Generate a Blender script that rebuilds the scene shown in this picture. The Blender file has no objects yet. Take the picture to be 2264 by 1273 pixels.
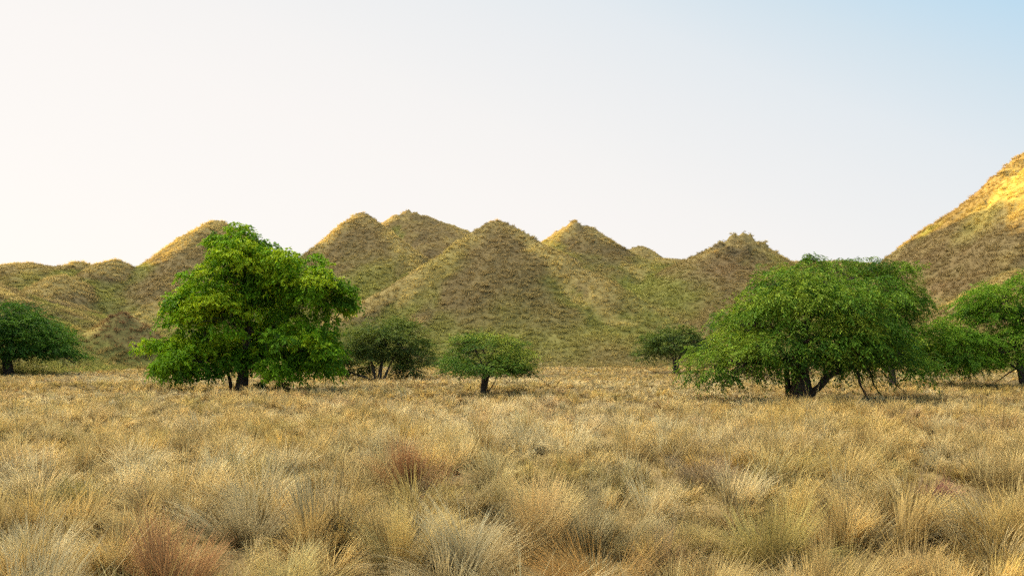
import bpy, math, random
import numpy as np

rng = np.random.default_rng(7)
random.seed(7)
sc = bpy.context.scene
F, CX, HY, CAMZ = 1777.0, 1132.0, 780.0, 2.0        # focal length and principal point in photo pixels


def at(px, py, D):
    return np.array([D * (px - CX) / F, D, CAMZ + D * (HY - py) / F])


# ---------------------------------------------------------------- noise
def _hash(ix, iy, iz, seed):
    h = (ix * 374761393 + iy * 668265263 + iz * 2147483647 + seed * 1274126177) & 0xFFFFFFFF
    h = ((h ^ (h >> 13)) * 1274126177) & 0xFFFFFFFF
    h = ((h ^ (h >> 16)) * 2246822519) & 0xFFFFFFFF
    return ((h ^ (h >> 15)) & 0xFFFF) / 65535.0


def noise3(x, y, z=None, seed=0):
    """smooth value noise in -1..1"""
    x = np.asarray(x, float); y = np.asarray(y, float)
    z = np.zeros_like(x) if z is None else np.asarray(z, float)
    fx, fy, fz = np.floor(x), np.floor(y), np.floor(z)
    ix, iy, iz = fx.astype(np.int64), fy.astype(np.int64), fz.astype(np.int64)
    u, v, w = x - fx, y - fy, z - fz
    u = u * u * u * (u * (u * 6 - 15) + 10); v = v * v * v * (v * (v * 6 - 15) + 10); w = w * w * w * (w * (w * 6 - 15) + 10)
    r = 0
    for a in (0, 1):
        for b in (0, 1):
            for c in (0, 1):
                k = (u if a else 1 - u) * (v if b else 1 - v) * (w if c else 1 - w)
                r = r + k * _hash(ix + a, iy + b, iz + c, seed)
    return r * 2 - 1


def fbm(x, y, z=None, oct=4, seed=0, gain=.5):
    s, a, f, t = 0, 1.0, 1.0, 0
    for o in range(oct):
        s = s + a * noise3(x * f, y * f, None if z is None else z * f, seed + o * 17)
        t += a; a *= gain; f *= 2.03
    return s / t


def sstep(a, b, x):
    t = np.clip((x - a) / (b - a), 0, 1)
    return t * t * (3 - 2 * t)


# ---------------------------------------------------------------- scene helpers
def mesh_obj(name, verts, faces, mat, col=None, parent=None, smooth=False):
    """faces: (N,3) or (N,4) int array; col: (V,3) linear colours"""
    verts = np.asarray(verts, np.float32); faces = np.asarray(faces, np.int32)
    me = bpy.data.meshes.new(name)
    nv, nf, k = len(verts), len(faces), faces.shape[1]
    me.vertices.add(nv); me.vertices.foreach_set('co', verts.ravel())
    me.loops.add(nf * k); me.loops.foreach_set('vertex_index', faces.ravel())
    me.polygons.add(nf)
    me.polygons.foreach_set('loop_start', np.arange(0, nf * k, k, dtype=np.int32))
    me.polygons.foreach_set('use_smooth', np.full(nf, smooth, dtype=bool))
    if col is not None:
        a = me.attributes.new('Col', 'FLOAT_COLOR', 'POINT')
        c = np.ones((nv, 4), np.float32); c[:, :3] = np.clip(col, 0, 1)
        a.data.foreach_set('color', c.ravel())
    me.update(calc_edges=True)
    me.materials.append(mat)
    o = bpy.data.objects.new(name, me)
    sc.collection.objects.link(o)
    if parent is not None:
        o.parent = parent
        o.matrix_parent_inverse = parent.matrix_world.inverted()
    return o


def empty(name, loc):
    o = bpy.data.objects.new(name, None)
    o.empty_display_size = .3
    sc.collection.objects.link(o)
    o.location = loc
    bpy.context.view_layer.update()
    return o


def tag(o, label=None, cat=None, group=None, kind=None):
    for k, v in (('label', label), ('category', cat), ('group', group), ('kind', kind)):
        if v: o[k] = v
    return o


def col_material(name, translucent=0.0, rough=.9, spec=.1, noise_scale=None, noise_amt=.25, bump=None, trans_tint=None):
    m = bpy.data.materials.new(name); m.use_nodes = True
    nt = m.node_tree; N = nt.nodes; L = nt.links
    N.clear()
    out = N.new('ShaderNodeOutputMaterial')
    at_ = N.new('ShaderNodeAttribute'); at_.attribute_name = 'Col'
    src = at_.outputs['Color']
    if noise_scale:
        tc = N.new('ShaderNodeTexCoord')
        nz = N.new('ShaderNodeTexNoise'); nz.inputs['Scale'].default_value = noise_scale; nz.inputs['Detail'].default_value = 5
        L.new(tc.outputs['Object'], nz.inputs['Vector'])
        mr = N.new('ShaderNodeMapRange'); mr.inputs[1].default_value = .3; mr.inputs[2].default_value = .7
        mr.inputs[3].default_value = 1 - noise_amt; mr.inputs[4].default_value = 1 + noise_amt
        L.new(nz.outputs['Fac'], mr.inputs[0])
        mx = N.new('ShaderNodeVectorMath'); mx.operation = 'SCALE'
        L.new(src, mx.inputs[0]); L.new(mr.outputs[0], mx.inputs['Scale'])
        src = mx.outputs[0]
    p = N.new('ShaderNodeBsdfPrincipled')
    p.inputs['Roughness'].default_value = rough
    p.inputs['Specular IOR Level'].default_value = spec
    L.new(src, p.inputs['Base Color'])
    if noise_scale and bump:
        b = N.new('ShaderNodeBump'); b.inputs['Strength'].default_value = bump; b.inputs['Distance'].default_value = .3
        L.new(nz.outputs['Fac'], b.inputs['Height']); L.new(b.outputs[0], p.inputs['Normal'])
    sh = p.outputs[0]
    if translucent:
        t = N.new('ShaderNodeBsdfTranslucent')
        if trans_tint:
            mt = N.new('ShaderNodeVectorMath'); mt.operation = 'MULTIPLY'; mt.inputs[1].default_value = trans_tint
            L.new(src, mt.inputs[0]); L.new(mt.outputs[0], t.inputs['Color'])
        else:
            L.new(src, t.inputs['Color'])
        ms = N.new('ShaderNodeMixShader'); ms.inputs[0].default_value = translucent
        L.new(sh, ms.inputs[1]); L.new(t.outputs[0], ms.inputs[2]); sh = ms.outputs[0]
    L.new(sh, out.inputs['Surface'])
    return m


M_GRASS = col_material('dry_grass', .38, .8, .15)
M_TUFT = col_material('hill_grass', .45, .9, .05)
M_SOIL = col_material('soil', 0, .95, .05, 1.7, .3, .5)
M_HILL = col_material('hill_soil', 0, .95, .05, .9, .3, .6)
M_LEAF = col_material('leaf', .26, .6, .10, trans_tint=(1.15, 1.1, .7))
M_BARK = col_material('bark', 0, .95, .1, 6.0, .35, .8)

# ---------------------------------------------------------------- camera
cam = bpy.data.cameras.new('camera'); cam_o = bpy.data.objects.new('camera', cam)
sc.collection.objects.link(cam_o)
cam_o.location = (0, 0, CAMZ); cam_o.rotation_euler = (math.pi / 2, 0, 0)
cam.sensor_fit = 'HORIZONTAL'; cam.sensor_width = 36; cam.lens = F / 2264 * 36
cam.shift_y = (HY - 636.5) / 2264
cam.clip_start = .1; cam.clip_end = 9000
sc.camera = cam_o

# ---------------------------------------------------------------- light
SUN_EL, SUN_AZ = math.radians(3.2), math.radians(-66)     # azimuth from the view direction, to the left
sd = np.array([math.sin(SUN_AZ) * math.cos(SUN_EL), math.cos(SUN_AZ) * math.cos(SUN_EL), math.sin(SUN_EL)])
sun = bpy.data.lights.new('sun', 'SUN'); sun.energy = 5.0; sun.angle = math.radians(.5); sun.color = (1, .70, .22)
sun_o = bpy.data.objects.new('sun', sun); sc.collection.objects.link(sun_o)
sun_o.location = (-60, 20, 60)
from mathutils import Vector
sun_o.rotation_euler = Vector(sd.tolist()).to_track_quat('Z', 'Y').to_euler()

w = bpy.data.worlds.new('World'); sc.world = w; w.use_nodes = True
nt = w.node_tree; N = nt.nodes; L = nt.links; N.clear()
out = N.new('ShaderNodeOutputWorld'); bg = N.new('ShaderNodeBackground')
sky = N.new('ShaderNodeTexSky'); sky.sky_type = 'NISHITA'; sky.sun_disc = False
sky.sun_elevation = SUN_EL; sky.sun_rotation = SUN_AZ     # Blender: 0 = +Y, positive turns towards +X
sky.air_density = 1; sky.dust_density = 2; sky.ozone_density = 1
FILL_GLOW = 9.8; SKY_STRENGTH = .053; EXPOSURE = 1.9
# thin evening haze veil over the clear sky: pale warm towards the sun and the horizon, light blue away from it
geo = N.new('ShaderNodeTexCoord')
dot = N.new('ShaderNodeVectorMath'); dot.operation = 'DOT_PRODUCT'
sx = Vector((-.42, .3, -1.0))
dot.inputs[1].default_value = sx
L.new(geo.outputs['Generated'], dot.inputs[0])
ramp = N.new('ShaderNodeValToRGB')
mrr = N.new('ShaderNodeMapRange'); mrr.inputs[1].default_value = -.4; mrr.inputs[2].default_value = .4
L.new(dot.outputs['Value'], mrr.inputs[0]); L.new(mrr.outputs[0], ramp.inputs[0])
cr = ramp.color_ramp
RAMP = [(0.0, (.42, .66, .88)), (.1, (.54, .75, .91)), (.2, (.69, .81, .895)), (.3, (.82, .87, .91)), (.39, (.885, .90, .915)), (.53, (.965, .945, .93)), (.64, (1.0, .965, .94)), (1.0, (1.04, 1.0, .96))]
while len(cr.elements) < len(RAMP): cr.elements.new(.5)
for e, (p_, c_) in zip(cr.elements, RAMP):
    e.position = p_; e.color = (*c_, 1)
sc10 = N.new('ShaderNodeVectorMath'); sc10.operation = 'SCALE'; sc10.inputs['Scale'].default_value = 1 / SKY_STRENGTH / 2 ** EXPOSURE
L.new(ramp.outputs['Color'], sc10.inputs[0])
mix = N.new('ShaderNodeMix'); mix.data_type = 'RGBA'; mix.inputs[0].default_value = .94
L.new(sky.outputs[0], mix.inputs[6]); L.new(sc10.outputs[0], mix.inputs[7])
# added fill light: a bright patch put high in the sky, out of view
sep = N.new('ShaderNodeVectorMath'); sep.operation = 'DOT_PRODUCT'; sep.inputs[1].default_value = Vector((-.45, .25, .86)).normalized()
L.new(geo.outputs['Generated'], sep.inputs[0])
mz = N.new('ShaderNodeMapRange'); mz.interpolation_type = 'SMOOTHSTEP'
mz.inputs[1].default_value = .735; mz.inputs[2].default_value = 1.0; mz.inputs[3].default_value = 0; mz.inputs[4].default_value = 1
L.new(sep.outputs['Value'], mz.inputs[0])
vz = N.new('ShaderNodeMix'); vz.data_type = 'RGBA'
k_ = FILL_GLOW / SKY_STRENGTH / 2 ** EXPOSURE
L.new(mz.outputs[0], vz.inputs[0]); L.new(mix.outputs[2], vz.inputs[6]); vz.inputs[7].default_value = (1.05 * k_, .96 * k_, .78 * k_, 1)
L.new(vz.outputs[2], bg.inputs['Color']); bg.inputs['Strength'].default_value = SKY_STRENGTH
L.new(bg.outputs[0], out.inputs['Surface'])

sc.view_settings.view_transform = 'Standard'; sc.view_settings.look = 'None'
sc.view_settings.exposure = EXPOSURE; sc.view_settings.gamma = 1.0
sc.cycles.max_bounces = 6; sc.cycles.diffuse_bounces = 4; sc.cycles.glossy_bounces = 1
sc.cycles.transmission_bounces = 4; sc.cycles.use_denoising = False

# ---------------------------------------------------------------- terrain
HILLS = [  # px, py, D, spokes [(azimuth: 0 = towards camera, 90 = right, 180 = away, 270 = left, run)], rounding
    (478, 480, 190, [(0, 66), (40, 56), (58, 66), (95, 50), (180, 60), (250, 44), (280, 38), (300, 40), (325, 54)], .06),
    (797, 466, 200, [(0, 60), (38, 74), (80, 50), (180, 60), (250, 42), (285, 40), (310, 48), (335, 58)], .05),
    (897, 464, 285, [(0, 80), (90, 165), (180, 90), (262, 90)], .03),
    (1102, 480, 165, [(0, 47), (30, 50), (47, 62), (60, 46), (75, 38), (100, 36), (180, 60), (270, 38), (292, 42), (312, 58), (328, 49)], .05),
    (1276, 483, 220, [(0, 62), (30, 68), (90, 68), (180, 70), (262, 62), (300, 58)], .03),
    (1412, 538, 262, [(0, 50), (90, 70), (180, 50), (270, 60)], .04),
    (1645, 519, 200, [(0, 54), (40, 50), (90, 52), (180, 60), (270, 66), (290, 76), (315, 76)], .08),
    (270, 676, 114, [(0, 10), (60, 10), (90, 11), (180, 14), (270, 11), (300, 10)], .14),
    (255, 564, 165, [(0, 36), (90, 30), (180, 50), (270, 40)], .06),
    (175, 570, 172, [(0, 40), (90, 36), (180, 50), (270, 45)], .06),
    (62, 575, 170, [(0, 52), (90, 60), (180, 60), (270, 70)], .14),
    (140, 600, 150, [(0, 34), (90, 26), (180, 40), (270, 26)], .1),
    (95, 652, 132, [(0, 26), (90, 34), (180, 40), (270, 30)], .12),
    (2345, 290, 150, [(0, 66), (60, 60), (180, 80), (262, 56), (290, 53), (325, 62)], .05),
    (2270, 585, 112, [(0, 26), (90, 60), (180, 40), (270, 26), (310, 26)], .12),
    (-420, 470, 105, [(0, 60), (90, 40), (180, 80), (270, 80)], .1),          # outside the frame: unseen hill added at left to shade the field
    (-1500, 340, 80, [(0, 60), (90, 52), (180, 80), (270, 80)], .2),  # unseen, raised to block the low sun
    (-3800, 60, 40, [(0, 60), (90, 52), (180, 60), (270, 80)], .2),  # unseen, added to keep the sun off the near field
    (2900, 420, 120, [(0, 60), (90, 60), (180, 80), (270, 50)], .08),
]
RIDGE = [at(-500, 610, 200), at(-100, 610, 195), at(297, 600, 190), at(480, 590, 195), at(660, 566, 205), at(1000, 560, 210), at(1180, 545, 200), at(1480, 562, 215), at(1755, 566, 215), at(1900, 568, 200), at(1960, 574, 190), at(2300, 560, 180)]
BASE_DROP = 1.6


def hill_height(x, y, detail=True):
    x = np.asarray(x, float); y = np.asarray(y, float)
    wx = x + 2.5 * fbm(x / 17, y / 17, oct=3, seed=3); wy = y + 2.5 * fbm(x / 17, y / 17, oct=3, seed=5)
    hs = []
    for px, py, D, spk, e in HILLS:
        P = at(px, py, D)
        far = np.clip(np.hypot(x - P[0], y - P[1]) / 14, .12, 1)
        dx = x + (wx - x) * far - P[0]; dy = y + (wy - y) * far - P[1]
        r = np.hypot(dx, dy); th = np.degrees(np.arctan2(dx, -dy)) % 360
        a = np.array([s[0] for s in spk], float); R = np.array([s[1] for s in spk], float)
        a = np.concatenate([a - 360, a, a + 360]); R = np.concatenate([R, R, R])
        t = r / np.interp(th, a, R)
        t = np.sqrt(t * t + e * e) - e
        u = 1 - t
        hs.append((P[2] + .7) * (.09 * np.logaddexp(0, u / .09)) ** 1.22)
    d = np.full(x.shape, 1e9); zr = np.zeros(x.shape)
    best = np.full(x.shape, -1e9)
    for A, B in zip(RIDGE[:-1], RIDGE[1:]):
        ab = B[:2] - A[:2]; t = np.clip(((wx - A[0]) * ab[0] + (wy - A[1]) * ab[1]) / (ab @ ab), 0, 1)
        dd = np.hypot(wx - A[0] - t * ab[0], wy - A[1] - t * ab[1])
        zz = A[2] + t * (B[2] - A[2])
        u = 1 - (np.sqrt(dd * dd + 9) - 3) / (zz * 1.7)
        best = np.maximum(best, zz * .12 * np.logaddexp(0, u / .12))
    hs.append(best)
    hs.append(8 * sstep(108, 190, y + 4 * fbm(x / 30, y / 30, oct=2, seed=9)))
    H = np.stack(hs); k = .6
    h = k * np.logaddexp.reduce(H / k, axis=0)
    if not detail: return h - BASE_DROP
    rough = sstep(2, 9, h)
    h = h + rough * (.42 * fbm(x / 6, y / 6, oct=4, seed=21) + .16 * noise3(x / 1.3, y / 1.3, seed=33))
    for px, py, D, rad, amp in ((897, 466, 285, 5, 1.6), (1640, 527, 200, 7, 1.3), (1276, 488, 220, 5, 1.2), (270, 690, 116, 2.6, .5), (797, 475, 200, 5, .9), (1100, 486, 165, 4, .6), (2210, 380, 150, 9, 1.1), (1630, 550, 195, 9, .9)):
        P = at(px, py, D)
        h = h + amp * np.exp(-((x - P[0]) ** 2 + (y - P[1]) ** 2) / rad ** 2) * (noise3(x / 1.6, y / 1.6, seed=40))
    P = at(2230, 380, 150)
    h = h + 1.7 * np.exp(-((x - P[0]) ** 2 + (y - P[1]) ** 2) / 24 ** 2) * fbm(x / 7, y / 7, oct=3, seed=44, gain=.6)
    return h - BASE_DROP - .7 * (1 - sstep(1, 4, h))


def ground_height(x, y):
    x = np.asarray(x, float); y = np.asarray(y, float)
    r = np.hypot(x, y)
    return (.10 * fbm(x / 3, y / 3, oct=2, seed=50) + .22 * fbm(x / 13, y / 13, oct=2, seed=51)) * (1 - sstep(150, 400, r)) - .1


def terrain(x, y):
    return np.maximum(hill_height(x, y), ground_height(x, y))


def hill_colour(x, y, h):
    """vegetation colour on the hills: tan and grey-brown tussocks, greener hollows, pale straw ridges"""
    d = 6.0
    hs = hill_height(x, y, False)
    lap = (hill_height(x + d, y, False) + hill_height(x - d, y, False) + hill_height(x, y + d, False) + hill_height(x, y - d, False)) / 4 - hs
    n = fbm(x / 22, y / 22, oct=3, seed=61); n2 = fbm(x / 5, y / 5, oct=3, seed=62)
    brown = np.array([.30, .222, .096]); straw = np.array([.48, .37, .145]); green = np.array([.27, .262, .072]); grey = np.array([.20, .148, .082])
    c = np.broadcast_to(brown, x.shape + (3,)).copy()
    g = sstep(-.12, .60, lap * 1.3 + .45 * n + .12 * n2 + .30 * sstep(18, 3, hs))[..., None]
    s = sstep(.16, .8, -lap + .35 * n2 - .1 * n)[..., None] * .85
    c = c * (1 - g) + green * g
    c = c * (1 - s) + straw * s
    k = sstep(.1, .7, n2 + .35 * sstep(14, 30, hs) - .4 * s[..., 0])[..., None] * .65
    return patches(x, y, c * (1 - k) + grey * k)


# what grows where: patches at (photo x, y, width px) found on the slopes, with the grass that covers them
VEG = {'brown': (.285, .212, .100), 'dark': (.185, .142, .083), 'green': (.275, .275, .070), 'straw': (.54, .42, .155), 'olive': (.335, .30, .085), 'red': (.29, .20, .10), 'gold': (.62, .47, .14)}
PATCH = [(1400, 645, 80, 'green'), (1440, 700, 60, 'green'), (1500, 655, 60, 'green'), (800, 632, 60, 'green'), (860, 600, 40, 'olive'), (1150, 735, 90, 'green'), (1080, 760, 70, 'green'), (1085, 590, 60, 'brown'), (1040, 650, 70, 'brown'),
         (1130, 650, 80, 'brown'), (1190, 690, 60, 'brown'), (1090, 530, 35, 'brown'), (1620, 548, 26, 'dark'), (1665, 560, 20, 'dark'), (1590, 590, 40, 'red'), (1540, 610, 40, 'brown'), (1275, 500, 16, 'dark'), (1300, 540, 40, 'brown'), (797, 520, 40, 'brown'), (760, 560, 45, 'brown'),
         (830, 570, 40, 'brown'), (897, 470, 10, 'dark'), (1020, 505, 30, 'straw'), (110, 664, 34, 'dark'), (150, 670, 26, 'brown'), (30, 655, 40, 'straw'), (190, 705, 26, 'straw'), (60, 620, 50, 'olive'), (270, 700, 14, 'dark'), (250, 745, 40, 'olive'), (390, 600, 50, 'brown'), (440, 550, 40, 'brown'), (320, 640, 50, 'brown'), (330, 690, 30, 'straw'),
         (2050, 600, 60, 'red'), (2090, 640, 50, 'red'), (2020, 560, 40, 'brown'), (2150, 570, 60, 'brown'), (2230, 520, 50, 'brown'), (2120, 490, 36, 'brown'), (2225, 440, 45, 'gold'), (2262, 400, 40, 'gold'), (2180, 465, 26, 'gold'), (2170, 410, 22, 'red'), (2225, 372, 26, 'red'), (1440, 590, 40, 'olive'), (1250, 770, 90, 'olive'), (1380, 770, 60, 'olive'), (1730, 590, 40, 'olive'), (1240, 803, 70, 'brown'), (1330, 795, 60, 'red'), (1420, 800, 70, 'brown'), (265, 745, 34, 'brown'), (285, 725, 22, 'olive'), (262, 697, 12, 'dark'), (286, 697, 10, 'dark'), (900, 815, 60, 'red'), (700, 800, 60, 'brown')]  # gold on the right hill: yellow grass, painted brighter as sunlit
STRIP = [([(1166, 536), (1210, 566), (1250, 598), (1290, 632), (1330, 665), (1370, 692), (1410, 716)], 12, 'straw'), ([(1045, 515), (1010, 548), (975, 585), (930, 632), (880, 682)], 20, 'straw'), ([(1000, 560), (950, 612)], 22, 'olive'),
         ([(2090, 545), (2160, 520), (2264, 470)], 14, 'straw'), ([(2040, 690), (2110, 670), (2200, 640)], 18, 'straw'), ([(240, 700), (215, 725), (185, 750)], 12, 'gold'), ([(300, 692), (325, 712), (350, 735)], 12, 'straw'), ([(1200, 535), (1250, 560), (1300, 590)], 12, 'olive'), ([(860, 520), (885, 555), (905, 570)], 9, 'straw'), ([(1470, 562), (1420, 590), (1400, 612)], 12, 'straw')]


def on_slope(px, py):
    D = np.arange(70, 330, .7); h = hill_height(D * (px - CX) / F, D, False); z = CAMZ + D * (HY - py) / F
    k = np.flatnonzero(h >= z)
    d = D[k[0]] if len(k) else D[np.argmax(h - z)]
    return np.array([d * (px - CX) / F, d])


_pp = []
for px, py, wpx, nm in PATCH: _pp.append((on_slope(px, py), wpx, nm))
for pts, wpx, nm in STRIP:
    for (a0, b0), (a1, b1) in zip(pts[:-1], pts[1:]):
        for t in np.linspace(0, 1, 5)[:-1]: _pp.append((on_slope(a0 + (a1 - a0) * t, b0 + (b1 - b0) * t), wpx, nm))


def patches(x, y, c):
    jx = x + 4.5 * fbm(x / 5, y / 5, oct=4, seed=120, gain=.65); jy = y + 4.5 * fbm(x / 6, y / 6, oct=3, seed=121)
    wt = np.zeros(x.shape); acc = np.zeros(x.shape + (3,))
    for P, wpx, nm in _pp:
        s = wpx * P[1] / F
        g = np.exp(-(((jx - P[0]) / s) ** 2 + ((jy - P[1]) / (1.5 * s)) ** 2))
        wt += g; acc += g[..., None] * np.array(VEG[nm])
    f = np.clip(wt * .95, 0, .85)[..., None] * (1 + .1 * fbm(x / 3, y / 3, seed=122))[..., None]
    return c * (1 - f) + acc / (wt[..., None] + 1e-6) * f


def grid_faces(nx, ny):
    i = np.arange(nx * ny).reshape(ny, nx)
    return np.stack([i[:-1, :-1], i[:-1, 1:], i[1:, 1:], i[1:, :-1]], -1).reshape(-1, 4)


xs = np.arange(-230, 231, 1.1); ys = np.arange(15, 400, 1.1)
X, Y = np.meshgrid(xs, ys); Z = hill_height(X, Y)
G = ground_height(X, Y)
fc = grid_faces(len(xs), len(ys))
keep = ((Z - G).ravel()[fc] > -.6).any(1)
fc = fc[keep]; used = np.unique(fc); remap = np.zeros(X.size, np.int64); remap[used] = np.arange(len(used))
hc = hill_colour(X, Y, Z).reshape(-1, 3)[used] * .5
tag(mesh_obj('hills', np.stack([X, Y, Z], -1).reshape(-1, 3)[used], remap[fc], M_HILL, hc, smooth=True), kind='structure', label='steep tan and olive grassy hills with pointed tops behind the trees')

gx = np.concatenate([-np.geomspace(4000, 75, 14), np.arange(-74, 74.1, .9), np.geomspace(75, 4000, 14)])
gy = np.concatenate([[-4000, -1500, -500, -150, -60, -25], np.arange(-12, 130, .9), np.geomspace(132, 6000, 18)])
X, Y = np.meshgrid(gx, gy); Z = ground_height(X, Y)
n1 = fbm(X / 2.5, Y / 2.5, oct=3, seed=70)[..., None]
gc = np.array([.16, .115, .052]) * (1 + .4 * n1)
gc[np.hypot(X, Y) > 150] = (.3, .22, .1)
tag(mesh_obj('ground', np.stack([X, Y, Z], -1).reshape(-1, 3), grid_faces(len(gx), len(gy)), M_SOIL, gc.reshape(-1, 3), smooth=True), kind='structure', label='flat dry soil of the plain under the grass')


# ---------------------------------------------------------------- grass
def blades(base, az, lean, length, width, bend, c0, c1, nseg, face_az=None):
    """arched grass blades. base (N,3); az heading; lean angle from upright; returns verts, tris, colours"""
    n = len(base)
    t = np.linspace(0, 1, nseg + 1)
    ang = lean[:, None] + bend[:, None] * t[None, :]                      # tilt grows along the blade
    step = (length / nseg)[:, None]
    hz = np.concatenate([np.zeros((n, 1)), np.cumsum(np.sin(ang[:, :-1]) * step, 1)], 1)
    vz = np.concatenate([np.zeros((n, 1)), np.cumsum(np.cos(ang[:, :-1]) * step, 1)], 1)
    ca, sa = np.cos(az)[:, None], np.sin(az)[:, None]
    P = np.stack([base[:, 0:1] + hz * ca, base[:, 1:2] + hz * sa, base[:, 2:3] + vz], -1)   # n, k, 3
    fa = az + np.pi / 2 if face_az is None else face_az
    side = np.stack([np.cos(fa), np.sin(fa), np.zeros(n)], -1) * width[:, None] * .5
    wv = (1 - t ** 2.2)[:, None]
    Lf = P[:, :-1] - side[:, None] * wv[None, :-1]; Rt = P[:, :-1] + side[:, None] * wv[None, :-1]
    V = np.concatenate([np.stack([Lf, Rt], 2).reshape(n, -1, 3), P[:, -1:]], 1)   # n, 2*nseg+1, 3
    k = 2 * nseg + 1
    tri = []
    for s in range(nseg - 1):
        a = 2 * s
        tri += [(a, a + 1, a + 3), (a, a + 3, a + 2)]
    tri.append((k - 3, k - 2, k - 1))
    Fc = (np.array(tri)[None] + (np.arange(n) * k)[:, None, None]).reshape(-1, 3)
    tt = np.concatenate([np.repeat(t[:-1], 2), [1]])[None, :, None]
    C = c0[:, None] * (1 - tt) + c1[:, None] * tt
    return V.reshape(-1, 3), Fc, C.reshape(-1, 3)


class Acc:
    def __init__(s): s.v, s.f, s.c, s.n = [], [], [], 0
    def add(s, v, f, c):
        s.v.append(v); s.f.append(f + s.n); s.c.append(c); s.n += len(v)
    def out(s): return np.concatenate(s.v), np.concatenate(s.f), np.concatenate(s.c)


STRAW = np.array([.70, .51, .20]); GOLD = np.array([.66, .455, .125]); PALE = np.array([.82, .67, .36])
RUST = np.array([.42, .22, .115]); OLIVE = np.array([.48, .39, .12]); GREY = np.array([.56, .46, .25]); ROOT_SHADE = np.array([.28, .20, .08])


def tussock_colour(x, y):
    n = len(x)
    a = fbm(x / 9, y / 9, oct=2, seed=80) + rng.normal(0, .36, n); b = fbm(x / 6, y / 6, oct=2, seed=81) + rng.normal(0, .38, n)
    c = np.broadcast_to(STRAW, (n, 3)).copy()
    def blend(c, col, f): return c * (1 - f[:, None]) + col * f[:, None]
    c = blend(c, GOLD, sstep(.1, .6, a) * .8); c = blend(c, PALE, sstep(.05, .6, -a))
    c = blend(c, OLIVE, sstep(.4, .9, b) * .6); c = blend(c, RUST, sstep(.45, .9, -b) * .5)
    c = blend(c, GREY, (rng.random(n) < .06) * .6)
    return c * rng.uniform(.68, 1.14, n)[:, None]


def tussocks(x, y, rad, hgt, nb, width, nseg, col, lean_max=.92, wind=(.0, .0), root=None, upright=.0):
    """a bunch of blades per tussock, fanning out from a tight foot"""
    n = len(x); N_ = n * nb
    i = np.repeat(np.arange(n), nb)
    nsb = max(3, min(12, nb // 12)); g = i * nsb + rng.integers(0, nsb, N_)          # blades stand together in small sprays
    gq = np.sqrt(rng.random(n * nsb)); ga = rng.uniform(0, 2 * np.pi, n * nsb); gl = rng.uniform(.6, 1.15, n * nsb); gc = rng.normal(0, .17, n * nsb)
    gx_ = rng.normal(0, .16, n * nsb); gy_ = rng.normal(0, .16, n * nsb); gb = rng.uniform(.2, 1.1, n * nsb)
    q = np.clip(gq[g] + rng.normal(0, .10, N_), 0, 1); az = ga[g] + rng.normal(0, .22, N_) / (.3 + q)
    r0 = q * rad[i] * .5
    bx = x[i] + r0 * np.cos(az) + rng.normal(0, .03, N_); by = y[i] + r0 * np.sin(az) + rng.normal(0, .03, N_)
    bz = terrain(x, y)[i] - .03
    lean = q * lean_max * (1 - upright) * rng.uniform(.75, 1.0, N_) + rng.normal(0, .06, N_)
    az2 = az + rng.normal(0, .16, N_)
    wx_ = rng.normal(0, .20, n)[i] + gx_[g]; wy_ = rng.normal(0, .20, n)[i] + gy_[g]
    # wind: bias the heading
    hx = np.sin(np.abs(lean)) * np.cos(az2) + wind[0] + wx_ + .10 * fbm(x / 7, y / 7, seed=90)[i]
    hy = np.sin(np.abs(lean)) * np.sin(az2) + wind[1] + wy_ + .10 * fbm(x / 7, y / 7, seed=91)[i]
    az2 = np.arctan2(hy, hx); lean = np.arcsin(np.clip(np.hypot(hx, hy), 0, .97))
    Ln = hgt[i] * gl[g] * rng.uniform(.7, 1.12, N_)
    bend = gb[g] * rng.uniform(.75, 1.25, N_) * (1 - .5 * upright)
    stalk = rng.random(N_) < .012
    Ln = np.where(stalk, hgt[i] * rng.uniform(1.1, 1.5, N_), Ln); bend = np.where(stalk, .2, bend); lean = np.where(stalk, lean * .5, lean)
    jit = (np.clip(1 + gc[g], .65, 1.35) * rng.uniform(.93, 1.07, N_))[:, None]
    c1 = col[i] * jit
    hue = gc[(g * 7 + 3) % len(gc)][:, None]
    c1 = c1 * (1 + hue * np.array([.25, 0, -.35]))
    rc = ROOT_SHADE if root is None else root
    c0 = (rc * .5 + col[i] * (.10 if nseg > 2 else .22)) * jit  # darker foot; shade in the gaps is put into the root colour
    return blades(np.stack([bx, by, bz], -1), az2, lean, Ln, width * rng.uniform(.6, 1.3, N_), bend, c0, c1, nseg, az2 + np.pi / 2 + rng.normal(0, .45, N_))


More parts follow.
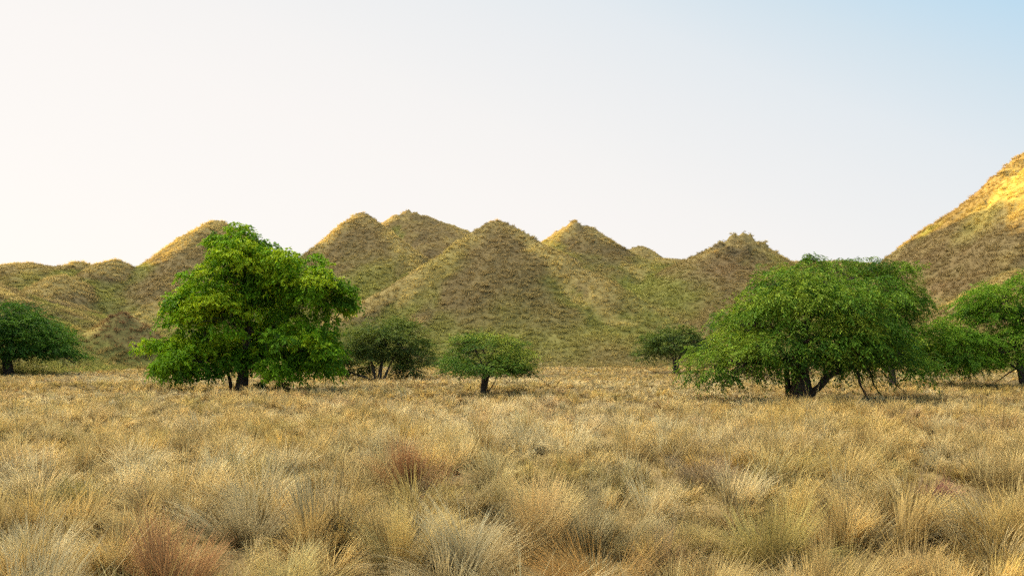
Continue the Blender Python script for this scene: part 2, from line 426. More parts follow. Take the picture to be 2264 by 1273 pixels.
# individual tussocks that stand out: photo x, base y, radius, height, blades, colour, upright, wind, label
SPECIAL = [
    (395, 1335, .42, .85, 900, np.array([.48, .245, .10]), .25, (.05, 0), 'rusty red-brown grass tussock at the very front, left of the pale yellow tuft'),
    (905, 1112, .60, .85, 1000, np.array([.45, .225, .10]), .15, (.08, 0), 'wide rust-brown grass tussock with splayed stalks behind the golden mounds'),
    (1185, 1240, .55, 1.05, 1200, np.array([.68, .49, .21]), .55, (0, 0), 'tallest upright straw-coloured grass clump in the middle of the field'),
    (545, 1215, .62, .80, 1000, GREY * 1.05, .1, (.14, 0), 'large grey-green grass tussock arching sideways behind the rusty one'),
    (640, 1345, .38, .62, 800, np.array([.74, .58, .22]), .1, (0, 0), 'small pale yellow spiky grass tuft at the bottom edge'),
    (880, 1270, .50, .80, 1000, np.array([.66, .49, .17]), .2, (.05, 0), 'golden yellow grass mound in front of the wide rust-brown tussock'),
    (1575, 1105, .55, .72, 900, np.array([.42, .30, .17]), .1, (.1, 0), 'dusky brown grass tussock with thin dark seed stalks above it'),
    (2072, 1128, .30, .48, 700, np.array([.36, .15, .12]), .1, (0, 0), 'small reddish purple grass tuft among pale straw tussocks'),
    (1690, 1255, .68, .72, 1200, np.array([.52, .42, .13]), .05, (.05, 0), 'broad olive-gold grass mound with a dark hollow below it'),
    (1440, 1165, .55, .62, 900, PALE, .05, (-.05, 0), 'rounded pale cream grass tussock with a dark underside'),
    (1320, 1340, .50, .80, 1000, np.array([.62, .36, .11]), .1, (-.18, 0), 'orange-gold grass tussock leaning over at the bottom edge'),
    (190, 1120, .62, .70, 900, OLIVE * .95, .05, (.05, 0), 'dark olive grass mound beside a pale straw mound, far to the left'),
]
sp_xy = []
SPX = []
for px, py, rad, h, nb, col, up, wind, lab in SPECIAL:
    D = (CAMZ + .1) * F / (py - HY)
    SPX.append((D * (px - CX) / F, D))
SPX = np.array(SPX)
TREES_XY = [(-14.6, 43.3, 2.2), (-13.5, 43.0, 2), (12.5, 35, 2.6), (15, 34.5, 2.4), (-49.5, 79, 3), (-10.1, 61, 2.5), (-1.4, 40.4, 2), (17.3, 85, 3), (32, 51, 2.5), (9, 33.5, 1.5)]   # the grass is short close to the trunks


def field(d0, d1, sp, rad, hgt, nb, width, nseg, acc, half=.92):
    if QUICK: sp *= 3
    nx = int(d1 * half * 2 / sp) + 2; ny = int((d1 - d0 * .6) / sp) + 2
    X, Y = np.meshgrid(np.arange(nx) * sp - d1 * half, np.arange(ny) * sp + d0 * .6)
    x = X.ravel() + rng.uniform(-.48, .48, X.size) * sp; y = Y.ravel() + rng.uniform(-.48, .48, X.size) * sp
    r = np.hypot(x, y)
    k = (r >= d0) & (r < d1) & (np.abs(x) < y * half + 1.5)
    k &= hill_height(x, y) < ground_height(x, y) + .8
    for (sx_, sy_) in SPX: k &= np.hypot(x - sx_, (y - sy_ + .25) * .75) > .68
    x, y = x[k], y[k]
    n = len(x)
    pat = fbm(x / 2.2, y / 2.2, oct=2, seed=95)
    big = np.where(rng.random(n) < .55, rng.uniform(.85, 1.5, n), rng.uniform(.35, .8, n)) * (1 + .22 * pat)
    kk = rng.random(n) > .04 + .16 * sstep(0, .6, -pat)
    x, y, big = x[kk], y[kk], big[kk]; n = len(x)
    for tx_, ty_, tr_ in TREES_XY: big = big * (1 - .62 * np.exp(-((x - tx_) ** 2 + (y - ty_) ** 2) / tr_ ** 2))
    v, f, c = tussocks(x, y, rad * big, hgt * (.22 + .78 * big), nb, width, nseg, tussock_colour(x, y), wind=(.06, 0.0), root=ROOT_SHADE if d1 < 20 else ROOT_SHADE * 1.5)
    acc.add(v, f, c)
    return n


QUICK = False
A = Acc()
import time; t0 = time.time()
field(3.9, 9, .64, .42, .64, 700, .0072, 3, A)
field(9, 17, .68, .44, .64, 390, .0112, 3, A)
field(17, 32, .80, .48, .58, 200, .018, 2, A)
field(32, 62, .88, .50, .41, 72, .036, 2, A)
field(62, 135, 1.0, .75, .34, 30, .08, 1, A)
# short litter and stubble between the tussocks
for d0, d1, sp, nb, wd in ((3.9, 12, .24, 44, .007), (12, 28, .32, 26, .014), (28, 62, .55, 24, .03)):
    nx = int(d1 * 1.6 / sp); ny = int((d1 - 2) / sp)
    X, Y = np.meshgrid(np.arange(nx) * sp - d1 * .8, np.arange(ny) * sp + 2)
    x = X.ravel() + rng.uniform(-.5, .5, X.size) * sp; y = Y.ravel() + rng.uniform(-.5, .5, X.size) * sp
    r = np.hypot(x, y); k = (r > d0) & (r < d1) & (np.abs(x) < y * .8 + 1); x, y = x[k], y[k]
    col = tussock_colour(x, y) * .85
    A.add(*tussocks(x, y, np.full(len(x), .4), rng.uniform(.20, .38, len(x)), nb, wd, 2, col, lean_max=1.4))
v, f, c = A.out()
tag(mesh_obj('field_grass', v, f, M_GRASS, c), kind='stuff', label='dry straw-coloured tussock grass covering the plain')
print('field', len(f), time.time() - t0)

for (px, py, rad, h, nb, col, up, wind, lab), (sx_, sy_) in zip(SPECIAL, SPX):
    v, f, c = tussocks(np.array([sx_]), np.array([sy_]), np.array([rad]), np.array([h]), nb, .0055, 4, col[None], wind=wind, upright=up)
    z0 = float(terrain(np.array([sx_]), np.array([sy_]))[0])
    v = v - np.array([sx_, sy_, z0])
    o = mesh_obj('grass_tussock', v, f, M_GRASS, c); o.location = (sx_, sy_, z0)
    tag(o, lab, 'grass tussock', 'standout grass tussocks in the field')

# tufts on the hills
sel = None
nT = 15000 if QUICK else 300000
d = np.sqrt(rng.uniform(50 ** 2, 300 ** 2, nT * 2)); tx = rng.uniform(-.95, .85, nT * 2) * d; ty = d
h = hill_height(tx, ty); k = h > ground_height(tx, ty) + .1
e = .8
gyv = (hill_height(tx, ty + e) - hill_height(tx, ty - e)) / (2 * e); gxv = (hill_height(tx + e, ty) - hill_height(tx - e, ty)) / (2 * e)
face = -(tx * -gxv + (ty) * -gyv) / d + (CAMZ - h) / d     # normal . to-camera, unnormalised
k &= face > -.25
sel = np.flatnonzero(k); tx, ty, h, d = tx[k], ty[k], h[k], d[k]
k = rng.random(len(tx)) < np.clip(1.5 - d / 260, .35, 1)
sel = sel[k]; tx, ty, h, d = tx[k], ty[k], h[k], d[k]
pat = fbm(tx / 3, ty / 3, oct=2, seed=99); dens = fbm(tx / 14, ty / 14, oct=2, seed=98)
k = rng.random(len(tx)) < .9 + .35 * pat + .12 * dens
sel = sel[k]; pat = pat[k]; tx, ty, h, d = tx[k], ty[k], h[k], d[k]
n = len(tx)
tc = hill_colour(tx, ty, h) * 1.12 * np.array([1.0, .99, .93]) * (1 + .18 * pat[:, None]) * rng.uniform(.82, 1.14, n)[:, None]
P0 = at(270, 800, 112)
rd = np.exp(-((tx - P0[0]) ** 2 / 36 + (ty - P0[1]) ** 2 / 60))[:, None]
tc = tc * (1 - .8 * rd) + np.array([.22, .115, .065]) * .8 * rd
clump_ = rng.random(n) < .16                             # rounded clumps with small tufts between them
cnt = np.where(clump_, 30, 10); i = np.repeat(np.arange(n), cnt); N_ = len(i)
size = np.where(clump_, rng.uniform(.5, .85, n), rng.uniform(.26, .55, n)); size[~clump_] *= .9
tc = np.where(clump_[:, None], tc * 1.06, tc * .9)
q = np.sqrt(rng.random(N_)); az = rng.uniform(0, 2 * np.pi, N_)
base = np.stack([tx[i] + q * .50 * size[i] * np.cos(az), ty[i] + q * .50 * size[i] * np.sin(az), h[i] - .08], -1)
jit = rng.uniform(.9, 1.1, N_)[:, None]
az3 = az + rng.normal(0, .4, N_)
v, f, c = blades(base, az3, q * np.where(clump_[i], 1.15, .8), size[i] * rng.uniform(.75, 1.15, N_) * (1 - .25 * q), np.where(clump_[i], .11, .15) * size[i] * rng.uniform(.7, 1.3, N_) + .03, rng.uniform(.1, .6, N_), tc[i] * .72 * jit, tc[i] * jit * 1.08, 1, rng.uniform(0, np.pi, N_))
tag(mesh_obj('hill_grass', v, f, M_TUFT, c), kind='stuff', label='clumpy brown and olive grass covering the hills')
print('hill tufts', n, len(f), time.time() - t0)
# ---------------------------------------------------------------- trees
def tube(path, radii, sides=7, ridge=0.0, seed=0):
    """a bark tube along a path; returns verts, quads"""
    P = np.asarray(path, float); R = np.asarray(radii, float); n = len(P)
    T = np.gradient(P, axis=0); T /= np.linalg.norm(T, axis=1)[:, None] + 1e-9
    ref = np.array([.31, .87, .12]); U = np.cross(T, ref); U /= np.linalg.norm(U, axis=1)[:, None] + 1e-9
    W = np.cross(T, U)
    a = np.linspace(0, 2 * np.pi, sides, endpoint=False)
    rr = R[:, None] * (1 + ridge * np.sin(a * 3 + seed)[None] + ridge * .6 * noise3(np.cos(a)[None] * 2 + P[:, 2:3] * .4, np.sin(a)[None] * 2, seed=seed))
    V = P[:, None] + (U[:, None] * np.cos(a)[None, :, None] + W[:, None] * np.sin(a)[None, :, None]) * rr[..., None]
    i = np.arange(n * sides).reshape(n, sides); j = np.roll(i, -1, 1)
    Fq = np.stack([i[:-1], j[:-1], j[1:], i[1:]], -1).reshape(-1, 4)
    return V.reshape(-1, 3), Fq


def curve(pts, n=12, wob=0.0, seed=0):
    """smooth path through a few points"""
    p = np.asarray(pts, float); m = len(p)
    t = np.linspace(0, m - 1, n); k = np.clip(np.floor(t).astype(int), 0, m - 2); u = (t - k)[:, None]
    g = lambda i: p[np.clip(i, 0, m - 1)]
    q = .5 * (2 * g(k) + (g(k + 1) - g(k - 1)) * u + (2 * g(k - 1) - 5 * g(k) + 4 * g(k + 1) - g(k + 2)) * u ** 2 + (3 * g(k) - g(k - 1) - 3 * g(k + 1) + g(k + 2)) * u ** 3)
    if wob:
        s = np.linspace(0, 3.1, n)
        q = q + wob * np.stack([noise3(s, s * 0 + seed * 1.7, seed=seed), noise3(s, s * 0 + seed * 2.9, seed=seed + 1), noise3(s, s * 0, seed=seed + 2)], -1) * np.sin(np.linspace(0, np.pi, n))[:, None]
    return q


def leaves(base, dr, up, length, width, col):
    """diamond leaves, slightly folded along the midrib: two triangles each"""
    s = np.cross(dr, up); s /= np.linalg.norm(s, axis=1)[:, None] + 1e-9
    nrm = np.cross(s, dr)
    mid = base + dr * (length * .45)[:, None]
    l = mid + s * (width * .5)[:, None] + nrm * (width * .14)[:, None]; r = mid - s * (width * .5)[:, None] + nrm * (width * .14)[:, None]
    tip = base + dr * length[:, None] - nrm * (length * .12)[:, None]
    V = np.stack([base, l, tip, r], 1).reshape(-1, 3)
    i = np.arange(len(base))[:, None] * 4
    Fc = np.concatenate([i + np.array([[0, 2, 1]]), i + np.array([[0, 3, 2]])], 1).reshape(-1, 3)
    return V, Fc, np.repeat(col, 4, 0)


def unit(v): return v / (np.linalg.norm(v, axis=-1, keepdims=True) + 1e-9)


def make_tree(name, label, cat, base, D, lobes, trunk, cols, spray=.55, nleaf=12, leaf=(.16, .045), dens=9.0, droop=.5, gap=-.25, seed=1, broad=False,
              fork=None, bark=(.085, .062, .045), limb_r=.10, extra=None, twigs=14, dead=0, group=None, tipmix=.5, clump=.72, fill=1.0, low=None):
    """lobes: px, py, rx px, ry px, depth offset m, depth radius factor. trunk: list of stems, each a list of (px, py, dy, radius m)"""
    rg = np.random.default_rng(seed)
    s = D / F
    zb = float(terrain(np.array([(base[0] - CX) * s]), np.array([D]))[0])
    org = np.array([(base[0] - CX) * s, D, zb])
    root = empty(name, org); tag(root, label, cat, group)
    W = lambda px, py, dy=0.0: np.array([(px - CX) * s, D + dy, CAMZ + (HY - py) * s]) - org
    def part(nm, v, f, m, c, smooth=False):
        o = mesh_obj(nm, v, f, m, c, smooth=smooth); o.parent = root; return o
    barkc = np.array(bark)
    def bark_part(nm, tubes):
        vs, fs, n0 = [], [], 0
        for v, f in tubes: vs.append(v); fs.append(f + n0); n0 += len(v)
        v = np.concatenate(vs); f = np.concatenate(fs)
        c = barkc[None] * (1 + .35 * fbm(v[:, 0] * 5, v[:, 1] * 5, v[:, 2] * 2, oct=3, seed=seed))[:, None]
        return part(nm, v, f, M_BARK, c, True)
    # stems
    tb = []
    for k, st in enumerate(trunk):
        pts = np.array([W(a, b, c) for a, b, c, r in st]); pts[0, 2] = -.15
        pa = curve(pts, 14, .05, seed + k)
        ra = np.interp(np.linspace(0, 1, 14), np.linspace(0, 1, len(st)), [q[3] for q in st])
        ra = ra * (1 + .55 * np.exp(-np.linspace(0, 1, 14) * 9))
        tb.append(tube(pa, ra, 12, .10, seed + k))
    bark_part('trunk', tb)
    forks = [W(*st[-1][:3]) for st in trunk] if fork is None else [W(*q) for q in fork]
    LC = np.array([W(q[0], q[1], q[4]) for q in lobes])
    LR = np.array([[q[2] * s, q[2] * s * q[5], q[3] * s] for q in lobes])
    # limbs and twigs
    for k in range(len(lobes)):
        fk = forks[int(np.argmin([np.linalg.norm(LC[k] - q) for q in forks]))]
        mid = fk * .5 + LC[k] * .5 + np.array([0, 0, .12 * np.linalg.norm(LC[k] - fk)]) + rg.normal(0, .12, 3)
        pa = curve([fk, mid, LC[k]], 10, .22, seed * 7 + k)
        lr = limb_r * rg.uniform(.7, 1.1)
        tl = [tube(pa, np.linspace(lr, lr * .3, 10), 7, .06, k)]
        for j in range(twigs):
            u = unit(rg.normal(0, 1, 3)); u[2] = abs(u[2]) * .8 - .25
            a0 = pa[rg.integers(4, 10)]
            e_ = LC[k] + u * LR[k] * rg.uniform(.6, .95)
            m_ = (a0 + e_) / 2 + rg.normal(0, .12, 3) + np.array([0, 0, .1])
            tl.append(tube(curve([a0, m_, e_], 6, .06, j + k * 31), np.linspace(lr * .32, .008, 6), 4))
        bark_part('branch', tl)
    if extra:
        for pts in extra:
            P = np.array([W(a, b, c) for a, b, c, r in pts])
            tb = [tube(curve(P, 14, .12 if pts[0][3] > .07 else .05, seed + len(pts)), np.interp(np.linspace(0, 1, 14), np.linspace(0, 1, len(pts)), [q[3] for q in pts]) * (1 + .16 * np.sin(np.arange(14) * 2.3 + len(pts))), 9, .14, 3)]
            bark_part('branch', tb)
    if dead:
        for j in range(dead):
            k = rg.integers(0, len(lobes)); u = unit(np.array([rg.normal(), rg.normal(), -.8]))
            a0 = LC[k] + u * LR[k] * .75
            d_ = unit(np.array([rg.normal(0, .8), rg.normal(0, .8), -.8])) * rg.uniform(.5, 1.3)
            if a0[2] + d_[2] < .25: continue
            m_ = a0 + d_ * .5 + rg.normal(0, .1, 3)
            tb = [tube(curve([a0, m_, a0 + d_], 6, .08, j), np.linspace(.022, .006, 6), 4)]
            for q in range(3):
                t_ = a0 + d_ * rg.uniform(.3, .9); tb.append(tube(curve([t_, t_ + rg.normal(0, .22, 3), t_ + rg.normal(0, .35, 3) - np.array([0, 0, .1])], 4), np.linspace(.011, .004, 4), 3))
            bark_part('dead_twig', tb)
    # foliage: drooping sprays of leaves over the lobes, broken up by noise so that gaps stay open
    SP, SD, SN, ST = [], [], [], []
    ext = LC[:, 2].max() + LR[:, 2].max()
    for k in range(len(lobes)):
        a, b, c = LR[k]
        area = 4 * np.pi * (((a * b) ** 1.6 + (a * c) ** 1.6 + (b * c) ** 1.6) / 3) ** (1 / 1.6)
        rc_ = clump * min(1, (a * b * c) ** (1 / 3) / (2.2 * clump))
        nc = max(6, int(.85 * area / (np.pi * rc_ ** 2)))
        u = unit(rg.normal(0, 1, (nc, 3))); u = u[(u[:, 2] > -.5) | (rg.random(nc) < .5)]; nc = len(u)
        q = 1 - .5 * rg.random(nc) ** 1.4
        bump = 1 + .18 * fbm(u[:, 0] * 2 + k * 5, u[:, 1] * 2, u[:, 2] * 2, oct=2, seed=seed + k)
        cc = LC[k] + u * LR[k] * (q * bump)[:, None]
        cu = unit(u / LR[k])
        ok = (fbm(cc[:, 0] / 1.1, cc[:, 1] / 1.1, cc[:, 2] / .8, oct=2, seed=seed + 100) > gap) & (cc[:, 2] > .3)
        for j in range(len(lobes)):
            if j != k: ok &= (np.linalg.norm((cc - LC[j]) / LR[j], axis=1) > .55) | (rg.random(nc) < .15)
        cc, cu = cc[ok], cu[ok]; nc = len(cc)
        if nc == 0: continue
        crad = rc_ * rg.uniform(.6, 1.3, nc)
        ns = np.maximum(4, (dens * 4.6 * crad ** 2 * fill).astype(int)); ci = np.repeat(np.arange(nc), ns); m = len(ci)
        v_ = unit(rg.normal(0, 1, (m, 3)) + np.array([0, 0, .25])); v_[:, 2] = np.where(v_[:, 2] < -.15, -v_[:, 2], v_[:, 2])
        fl = np.array([1.2, 1.2, .55 if not broad else .8])
        p = cc[ci] + v_ * fl * (crad[ci] * rg.uniform(.45, 1, m))[:, None]
        p[:, 2] -= (.22 if not broad else .12) * (v_[:, 0] ** 2 + v_[:, 1] ** 2) * crad[ci]
        ok = p[:, 2] > (.12 if low is None else W(0, low)[2]) + .12 * rg.normal(0, 1, m)
        SP.append(p[ok]); SD.append(unit(v_ * .6 + cu[ci] * .6)[ok])
        SN.append(unit(v_ * .75 + cu[ci] * .45 + np.array([0, 0, .30]))[ok])
        ST.append((rg.normal(0, .42, nc) + .35 * cu[:, 2])[ci][ok])  # upward-facing clumps go brighter: top light put into the leaf colour
    p = np.concatenate(SP); un = np.concatenate(SD); sn = np.concatenate(SN); st = np.concatenate(ST); m = len(p)
    tang = rg.normal(0, 1, (m, 3)); tang[:, 2] *= .35
    if broad:
        dr = unit(un * .55 + tang * .45 + np.array([0, 0, .05]))
    else:
        out_h = un.copy(); out_h[:, 2] *= .35
        dr = unit(out_h * .7 + tang * .38 + np.array([0, 0, .12]))
    L_ = spray * rg.uniform(.55, 1.35, m)
    i = np.repeat(np.arange(m), nleaf); t = np.tile(np.linspace(.12, 1, nleaf), m) + rg.normal(0, .03, m * nleaf)
    dp = droop * rg.uniform(.5, 1.5, m)
    pos = p[i] + dr[i] * (L_[i] * t)[:, None]; pos[:, 2] -= (dp[i] * L_[i] * t * t)
    ax = dr[i].copy(); ax[:, 2] -= 2 * dp[i] * t; ax = unit(ax)
    side = unit(np.cross(ax, np.array([0, 0, 1.0]) + rg.normal(0, .25, (m, 3))[i]))
    sg = np.where(np.arange(m * nleaf) % 2 == 0, 1.0, -1.0)[:, None]
    if broad:
        ld = unit(ax * .5 + side * sg * .8 + rg.normal(0, .35, ax.shape) + np.array([0, 0, -.45]))
    else:
        ld = unit(ax * .75 + side * sg * .75 + rg.normal(0, .22, ax.shape) + np.array([0, 0, -.15]))
    pos += rg.normal(0, .02, pos.shape)
    upv = unit(np.array([0, 0, 1.0]) + rg.normal(0, .45, ax.shape))
    cA, cB, cC = [np.array(q) for q in cols]                        # mature leaf, young and lit-top leaf, dark leaf painting the underside shade
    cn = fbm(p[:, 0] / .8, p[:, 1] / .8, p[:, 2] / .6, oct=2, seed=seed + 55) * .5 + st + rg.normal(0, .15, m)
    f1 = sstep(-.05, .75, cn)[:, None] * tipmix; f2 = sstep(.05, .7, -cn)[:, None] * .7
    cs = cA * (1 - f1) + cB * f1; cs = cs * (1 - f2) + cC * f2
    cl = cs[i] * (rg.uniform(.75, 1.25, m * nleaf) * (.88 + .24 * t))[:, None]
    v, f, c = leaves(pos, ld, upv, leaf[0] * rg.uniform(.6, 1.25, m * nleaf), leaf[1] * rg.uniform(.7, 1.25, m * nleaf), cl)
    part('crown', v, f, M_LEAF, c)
    print(name, label, 'leaves', m * nleaf)
    return root


ACACIA = ((.100, .200, .016), (.270, .350, .040), (.034, .085, .014))
DULL = ((.100, .152, .030), (.225, .250, .055), (.048, .080, .025))
BRIGHT = ((.170, .320, .012), (.400, .490, .022), (.045, .120, .012))
DEEP = ((.065, .150, .018), (.135, .235, .028), (.026, .075, .018))
GRP = 'trees scattered across the dry grassland'

make_tree('broadleaf_tree', 'bright green broad-leaved tree with a pointed lopsided top, tallest in the field', 'tree', (533, 862), 43.3, [
    (503, 527, 40, 30, .3, 1.0), (532, 566, 68, 42, 0, 1.1), (600, 588, 72, 42, -.3, 1.2), (655, 610, 55, 42, .4, 1.2), (535, 628, 88, 50, -.9, 1.1),
    (455, 660, 58, 45, .3, 1.2), (412, 715, 56, 54, -.1, 1.2), (700, 655, 70, 52, -.2, 1.2), (736, 668, 40, 48, .5, 1.3), (590, 665, 85, 50, 1.2, 1.2),
    (510, 712, 75, 45, -1.6, 1.0), (394, 792, 60, 44, -.2, 1.2), (445, 800, 72, 42, -1.1, 1.2), (515, 785, 75, 36, .9, 1.5), (668, 775, 82, 52, -1.1, 1.1),
    (706, 786, 42, 46, .4, 1.4), (612, 798, 62, 28, .6, 1.5), (590, 745, 70, 40, 2.0, 1.2), (356, 820, 24, 18, .2, 1.2)],
    [[(533, 862, 0, .29), (540, 800, .1, .24), (548, 720, 0, .17), (545, 640, .1, .10), (515, 545, .2, .04)],
     [(503, 858, .7, .12), (498, 838, .8, .09), (485, 800, .9, .05)]],
    BRIGHT, spray=.42, nleaf=9, leaf=(.24, .10), dens=9, droop=.7, gap=-.52, fill=1.9, low=831, seed=11, broad=True,
    fork=[(540, 800, .1), (547, 730, 0), (546, 660, .1), (530, 590, .15)], limb_r=.075, twigs=10, dead=10, group=GRP, tipmix=.75,
    extra=[[(545, 770, 0, .09), (600, 720, .2, .07), (655, 690, .3, .04)], [(540, 810, 0, .07), (470, 835, -.5, .05), (400, 846, -.8, .02)]])

make_tree('spreading_tree', 'largest spreading tree with dense feathery green foliage hanging around a thick dark trunk', 'tree', (1770, 882), 35.0, [
    (1800, 616, 88, 38, .5, 1.4), (1735, 632, 72, 36, .2, 1.4), (1880, 628, 78, 44, .9, 1.4), (1765, 690, 118, 52, -1.0, 1.2), (1880, 692, 100, 58, -.6, 1.3),
    (1668, 722, 76, 48, -.2, 1.4), (1605, 780, 58, 40, .1, 1.6), (1668, 778, 74, 48, -1.3, 1.2), (1565, 822, 40, 26, 0, 1.7), (1615, 825, 48, 26, -.5, 1.5),
    (1742, 758, 88, 42, -1.9, 1.1), (1846, 744, 92, 40, -1.6, 1.2), (1946, 728, 76, 56, .1, 1.5), (1984, 784, 58, 42, .6, 1.6), (1930, 780, 62, 34, -.6, 1.3), (1820, 690, 130, 56, 2.2, 1.2), (1690, 814, 38, 22, -.6, 1.4), (2010, 818, 50, 28, 1.2, 1.5), (1728, 792, 56, 24, -1.6, 1.2), (1822, 784, 60, 24, -1.5, 1.2), (1912, 806, 60, 24, .9, 1.4)],
    [[(1770, 884, 0, .46), (1768, 850, 0, .40), (1765, 810, .1, .34), (1775, 750, .1, .22), (1800, 680, .2, .10)], [(1746, 880, .2, .14), (1744, 840, .2, .12), (1735, 790, 0, .08)]],
    ACACIA, spray=.66, nleaf=12, leaf=(.19, .054), dens=8.5, droop=.75, gap=-0.45, fill=1.7, seed=23, fork=[(1765, 815, .1), (1775, 770, .1), (1795, 700, .2), (1850, 790, -.2)], limb_r=.11,
    twigs=9, dead=46, group=GRP, tipmix=.9,
    extra=[[(1782, 878, -.1, .17), (1812, 850, -.3, .15), (1832, 832, -.35, .14), (1856, 822, -.4, .12), (1884, 812, -.2, .10), (1920, 806, .1, .07), (1985, 788, .4, .04)],
           [(1850, 828, -.4, .10), (1855, 800, -.3, .07), (1862, 765, -.2, .05)], [(1885, 812, -.2, .06), (1892, 838, -.4, .05), (1904, 880, -.6, .035)],
           [(1904, 880, -.6, .035), (1940, 879, -.7, .03), (2000, 876, -.6, .012)], [(1915, 808, .1, .05), (1934, 838, .2, .03), (1952, 876, .3, .012)], [(1950, 800, .2, .04), (1982, 838, .3, .022), (2010, 872, .3, .01)],
           [(1818, 838, -.3, .05), (1816, 810, -.3, .04), (1820, 780, -.2, .03)]])

make_tree('spreading_tree', 'hazy green tree crown rising behind the right shoulder of the largest spreading tree', 'tree', (1975, 852), 49.0, [
    (1955, 612, 58, 42, 0, 1.2), (1990, 640, 50, 48, .4, 1.2), (2018, 672, 26, 36, 0, 1.3), (1925, 590, 34, 22, .2, 1.2), (1960, 690, 62, 52, 1.0, 1.2), (1800, 572, 12, 8, .5, 1.0), (1860, 585, 34, 14, .6, 1.2)],
    [[(1975, 856, 0, .22), (1970, 780, 0, .17), (1965, 680, .1, .09)]], ACACIA, spray=.65, nleaf=12, leaf=(.20, .06), dens=9.0, droop=.8, gap=-0.35, fill=1.4, seed=31, limb_r=.07, twigs=8, group=GRP, tipmix=.5, fork=[(1970, 770, 0), (1965, 690, .1)])

make_tree('spreading_tree', 'green two-tiered tree at the edge of the picture next to the largest tree', 'tree', (2264, 848), 51.0, [
    (2200, 660, 66, 34, 0, 1.3), (2268, 640, 62, 36, .6, 1.4), (2138, 692, 30, 18, 0, 1.4), (2178, 690, 50, 24, -.5, 1.3), (2078, 752, 62, 42, 0, 1.5), (2160, 748, 72, 38, -.6, 1.3), (2240, 756, 76, 46, -1.4, 1.2), (2330, 730, 96, 70, 0, 1.2), (2300, 660, 70, 40, 0, 1.2), (2048, 790, 48, 40, .6, 1.6), (2175, 796, 66, 24, .2, 1.6), (2120, 806, 60, 22, .3, 1.5), (2066, 764, 50, 38, -1.2, 1.3), (2110, 784, 60, 32, -1.1, 1.3), (2240, 700, 60, 36, .9, 1.3)],
    [[(2266, 852, 0, .26), (2258, 820, 0, .20), (2250, 780, 0, .15), (2245, 700, .1, .07)]], ((.115, .235, .014), (.270, .380, .034), (.036, .095, .012)), spray=.66, nleaf=12, leaf=(.19, .055), dens=7.0, droop=.6, gap=-0.42, fill=1.7, low=828, seed=37, limb_r=.10, twigs=9, dead=18, group=GRP, tipmix=.6,
    fork=[(2255, 805, 0), (2250, 770, 0), (2246, 710, .1)], extra=[[(2258, 822, 0, .09), (2225, 808, -.3, .06), (2185, 815, -.5, .03)], [(2240, 815, -.2, .05), (2205, 835, -.5, .03), (2180, 845, -.7, .012)]])

make_tree('spreading_tree', 'dark green flat-topped tree at the far edge beside the little cone hill', 'tree', (20, 825), 79.0, [
    (0, 702, 78, 28, 0, 1.3), (58, 724, 62, 28, -.6, 1.4), (-70, 720, 90, 42, 0, 1.2), (105, 765, 50, 32, 0, 1.5), (38, 764, 76, 32, -1.5, 1.3), (148, 790, 32, 18, 0, 1.6), (-80, 775, 90, 36, 0, 1.2), (95, 796, 62, 16, .5, 1.8), (20, 745, 100, 34, 1.8, 1.2), (160, 802, 22, 12, .2, 1.5)],
    [[(22, 828, 0, .36), (20, 800, 0, .30), (15, 760, 0, .18)], [(8, 826, .4, .22), (5, 800, .3, .18), (-10, 765, .2, .12)]], DEEP, spray=.95, nleaf=12, leaf=(.30, .085), dens=3.6, droop=.45, gap=-0.42, fill=1.7, low=790, seed=41, limb_r=.13, twigs=8, dead=26, group=GRP, tipmix=.5)

make_tree('spreading_tree', 'dull dark multi-stemmed tree close behind the bright broad-leaved tree', 'tree', (838, 840), 61.0, [
    (842, 728, 56, 18, .3, 1.4), (795, 758, 50, 28, .4, 1.4), (888, 758, 46, 32, .2, 1.4), (766, 788, 38, 30, 0, 1.5), (918, 788, 30, 30, 0, 1.5), (842, 772, 62, 26, 1.4, 1.4), (752, 804, 26, 24, 0, 1.6), (772, 806, 34, 22, .8, 1.5), (934, 802, 26, 22, .2, 1.5), (905, 815, 34, 16, .6, 1.7), (845, 752, 66, 24, -.4, 1.3)],
    [[(838, 842, 0, .17), (842, 810, 0, .12), (852, 765, 0, .07)], [(832, 842, .2, .12), (822, 805, .1, .09), (805, 765, .1, .05)], [(846, 841, -.1, .11), (862, 808, -.2, .08), (885, 770, -.1, .05)], [(826, 841, .1, .10), (795, 830, .1, .08), (762, 818, .1, .04)]],
    DULL, spray=.75, nleaf=12, leaf=(.22, .06), dens=5.5, droop=.4, gap=-0.42, fill=2.4, low=830, seed=43, bark=(.12, .10, .085), limb_r=.06, twigs=10, dead=24, group=GRP, tipmix=.6)

make_tree('spreading_tree', 'small round-crowned tree with yellowish sprigs on a short bare trunk, alone in the middle', 'tree', (1070, 868), 40.4, [
    (1082, 778, 66, 26, 0, 1.3), (1020, 796, 44, 26, .2, 1.4), (1022, 760, 30, 9, .1, 1.4), (1060, 752, 30, 8, .2, 1.4), (1130, 760, 30, 10, .2, 1.4), (1142, 802, 42, 24, .1, 1.4), (1085, 812, 78, 20, -.9, 1.3), (1170, 826, 24, 14, 0, 1.5), (1000, 822, 26, 15, .1, 1.5), (1090, 795, 70, 26, 1.1, 1.2), (1105, 828, 60, 13, .3, 1.6)],
    [[(1066, 868, 0, .15), (1068, 845, 0, .12), (1072, 815, .1, .09)], [(1075, 868, .15, .09), (1076, 845, .1, .07), (1085, 810, .1, .05)]],
    ((.105, .190, .024), (.340, .370, .060), (.050, .105, .022)), spray=.42, nleaf=10, leaf=(.12, .040), dens=16, droop=.25, gap=-0.45, fill=2.0, low=827, seed=47, limb_r=.045, twigs=12, dead=10, group=GRP, tipmix=.85,
    extra=[[(1080, 866, -.1, .03), (1090, 848, -.2, .022), (1102, 828, -.2, .015)]])

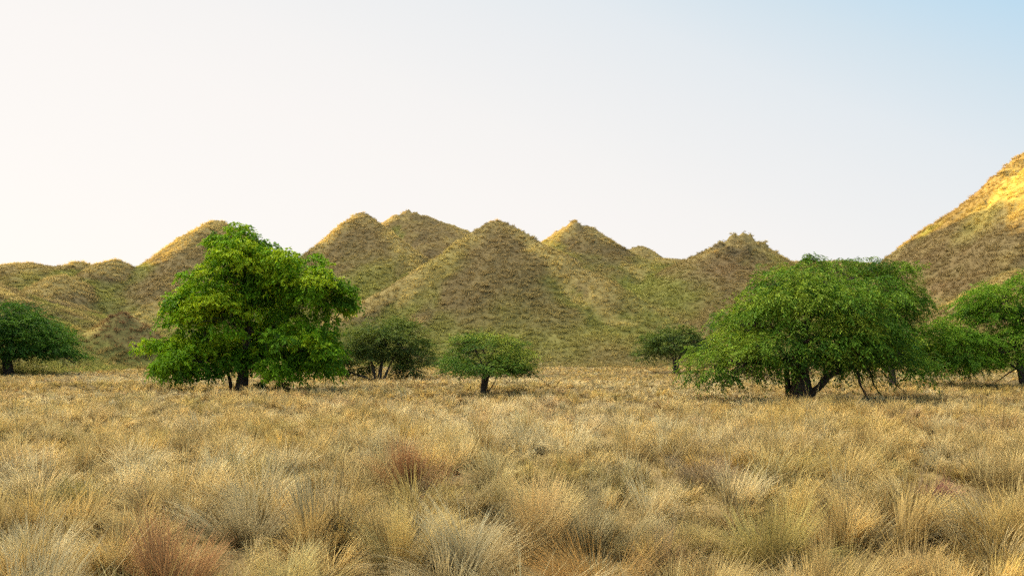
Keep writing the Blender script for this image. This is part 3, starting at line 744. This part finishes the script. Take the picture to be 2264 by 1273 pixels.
make_tree('spreading_tree', 'small distant umbrella-shaped tree standing at the foot of the hills', 'tree', (1494, 822), 85.0, [
    (1490, 745, 48, 13, 0, 1.3), (1446, 768, 36, 20, 0, 1.5), (1534, 764, 38, 19, .2, 1.5), (1490, 766, 52, 17, -1.3, 1.3), (1428, 788, 16, 10, 0, 1.6), (1495, 762, 50, 18, 1.5, 1.3), (1550, 752, 20, 10, 0, 1.4)],
    [[(1492, 824, 0, .14), (1490, 800, 0, .11), (1478, 772, 0, .06)], [(1497, 824, .2, .14), (1500, 800, .1, .10), (1512, 770, .1, .06)], [(1494, 824, .3, .10), (1495, 795, .3, .08), (1494, 765, .3, .05)]],
    DULL, spray=.95, nleaf=11, leaf=(.30, .085), dens=3.4, droop=.3, gap=-0.45, fill=2.2, low=800, seed=53, bark=(.12, .10, .085), limb_r=.06, twigs=8, dead=6, group=GRP, tipmix=.6)

make_tree('spreading_tree', 'dark tree almost hidden behind the outer branches of the largest spreading tree', 'tree', (1625, 826), 76.0, [
    (1612, 712, 32, 18, 0, 1.3), (1645, 722, 40, 26, .3, 1.3), (1630, 755, 42, 26, .3, 1.3), (1665, 750, 40, 30, .3, 1.3)],
    [[(1630, 828, 0, .16), (1632, 790, 0, .12), (1634, 750, 0, .07)]], DEEP, spray=.85, nleaf=11, leaf=(.27, .08), dens=3.8, droop=.5, gap=-0.40, fill=1.5, seed=59, limb_r=.07, twigs=7, group=GRP, tipmix=.4)

# low green weeds near the broad-leaved tree
for px, py, rd_, hh, sd_, lab in ((622, 868, .45, .5, 61, 'low dark green weed in the grass right of the broad-leaved tree trunk'), (345, 842, .30, .45, 62, 'little green sapling leaves poking from the grass below the broad-leaved tree'), (575, 866, .35, .4, 63, 'small green weed close to the foot of the broad-leaved tree')):
    D = (CAMZ + .1) * F / (py - HY); rg = np.random.default_rng(sd_)
    z0 = float(terrain(np.array([(px - CX) * D / F]), np.array([D]))[0])
    m = 420; u = unit(rg.normal(0, 1, (m, 3))); u[:, 2] = np.abs(u[:, 2])
    p = u * np.array([rd_, rd_, hh]) * rg.uniform(.3, 1, (m, 1)) + np.array([0, 0, .05])
    c = np.array([.055, .10, .025]) * rg.uniform(.7, 1.5, (m, 1))
    v, f, c = leaves(p, unit(u + rg.normal(0, .5, (m, 3))), unit(np.array([0, 0, 1.]) + rg.normal(0, .4, (m, 3))), rg.uniform(.10, .2, m), rg.uniform(.05, .1, m), c)
    o = mesh_obj('green_weed', v, f, M_LEAF, c); o.location = ((px - CX) * D / F, D, z0)
    tag(o, lab, 'weed', 'green weeds under the trees')
print('trees', time.time() - t0)
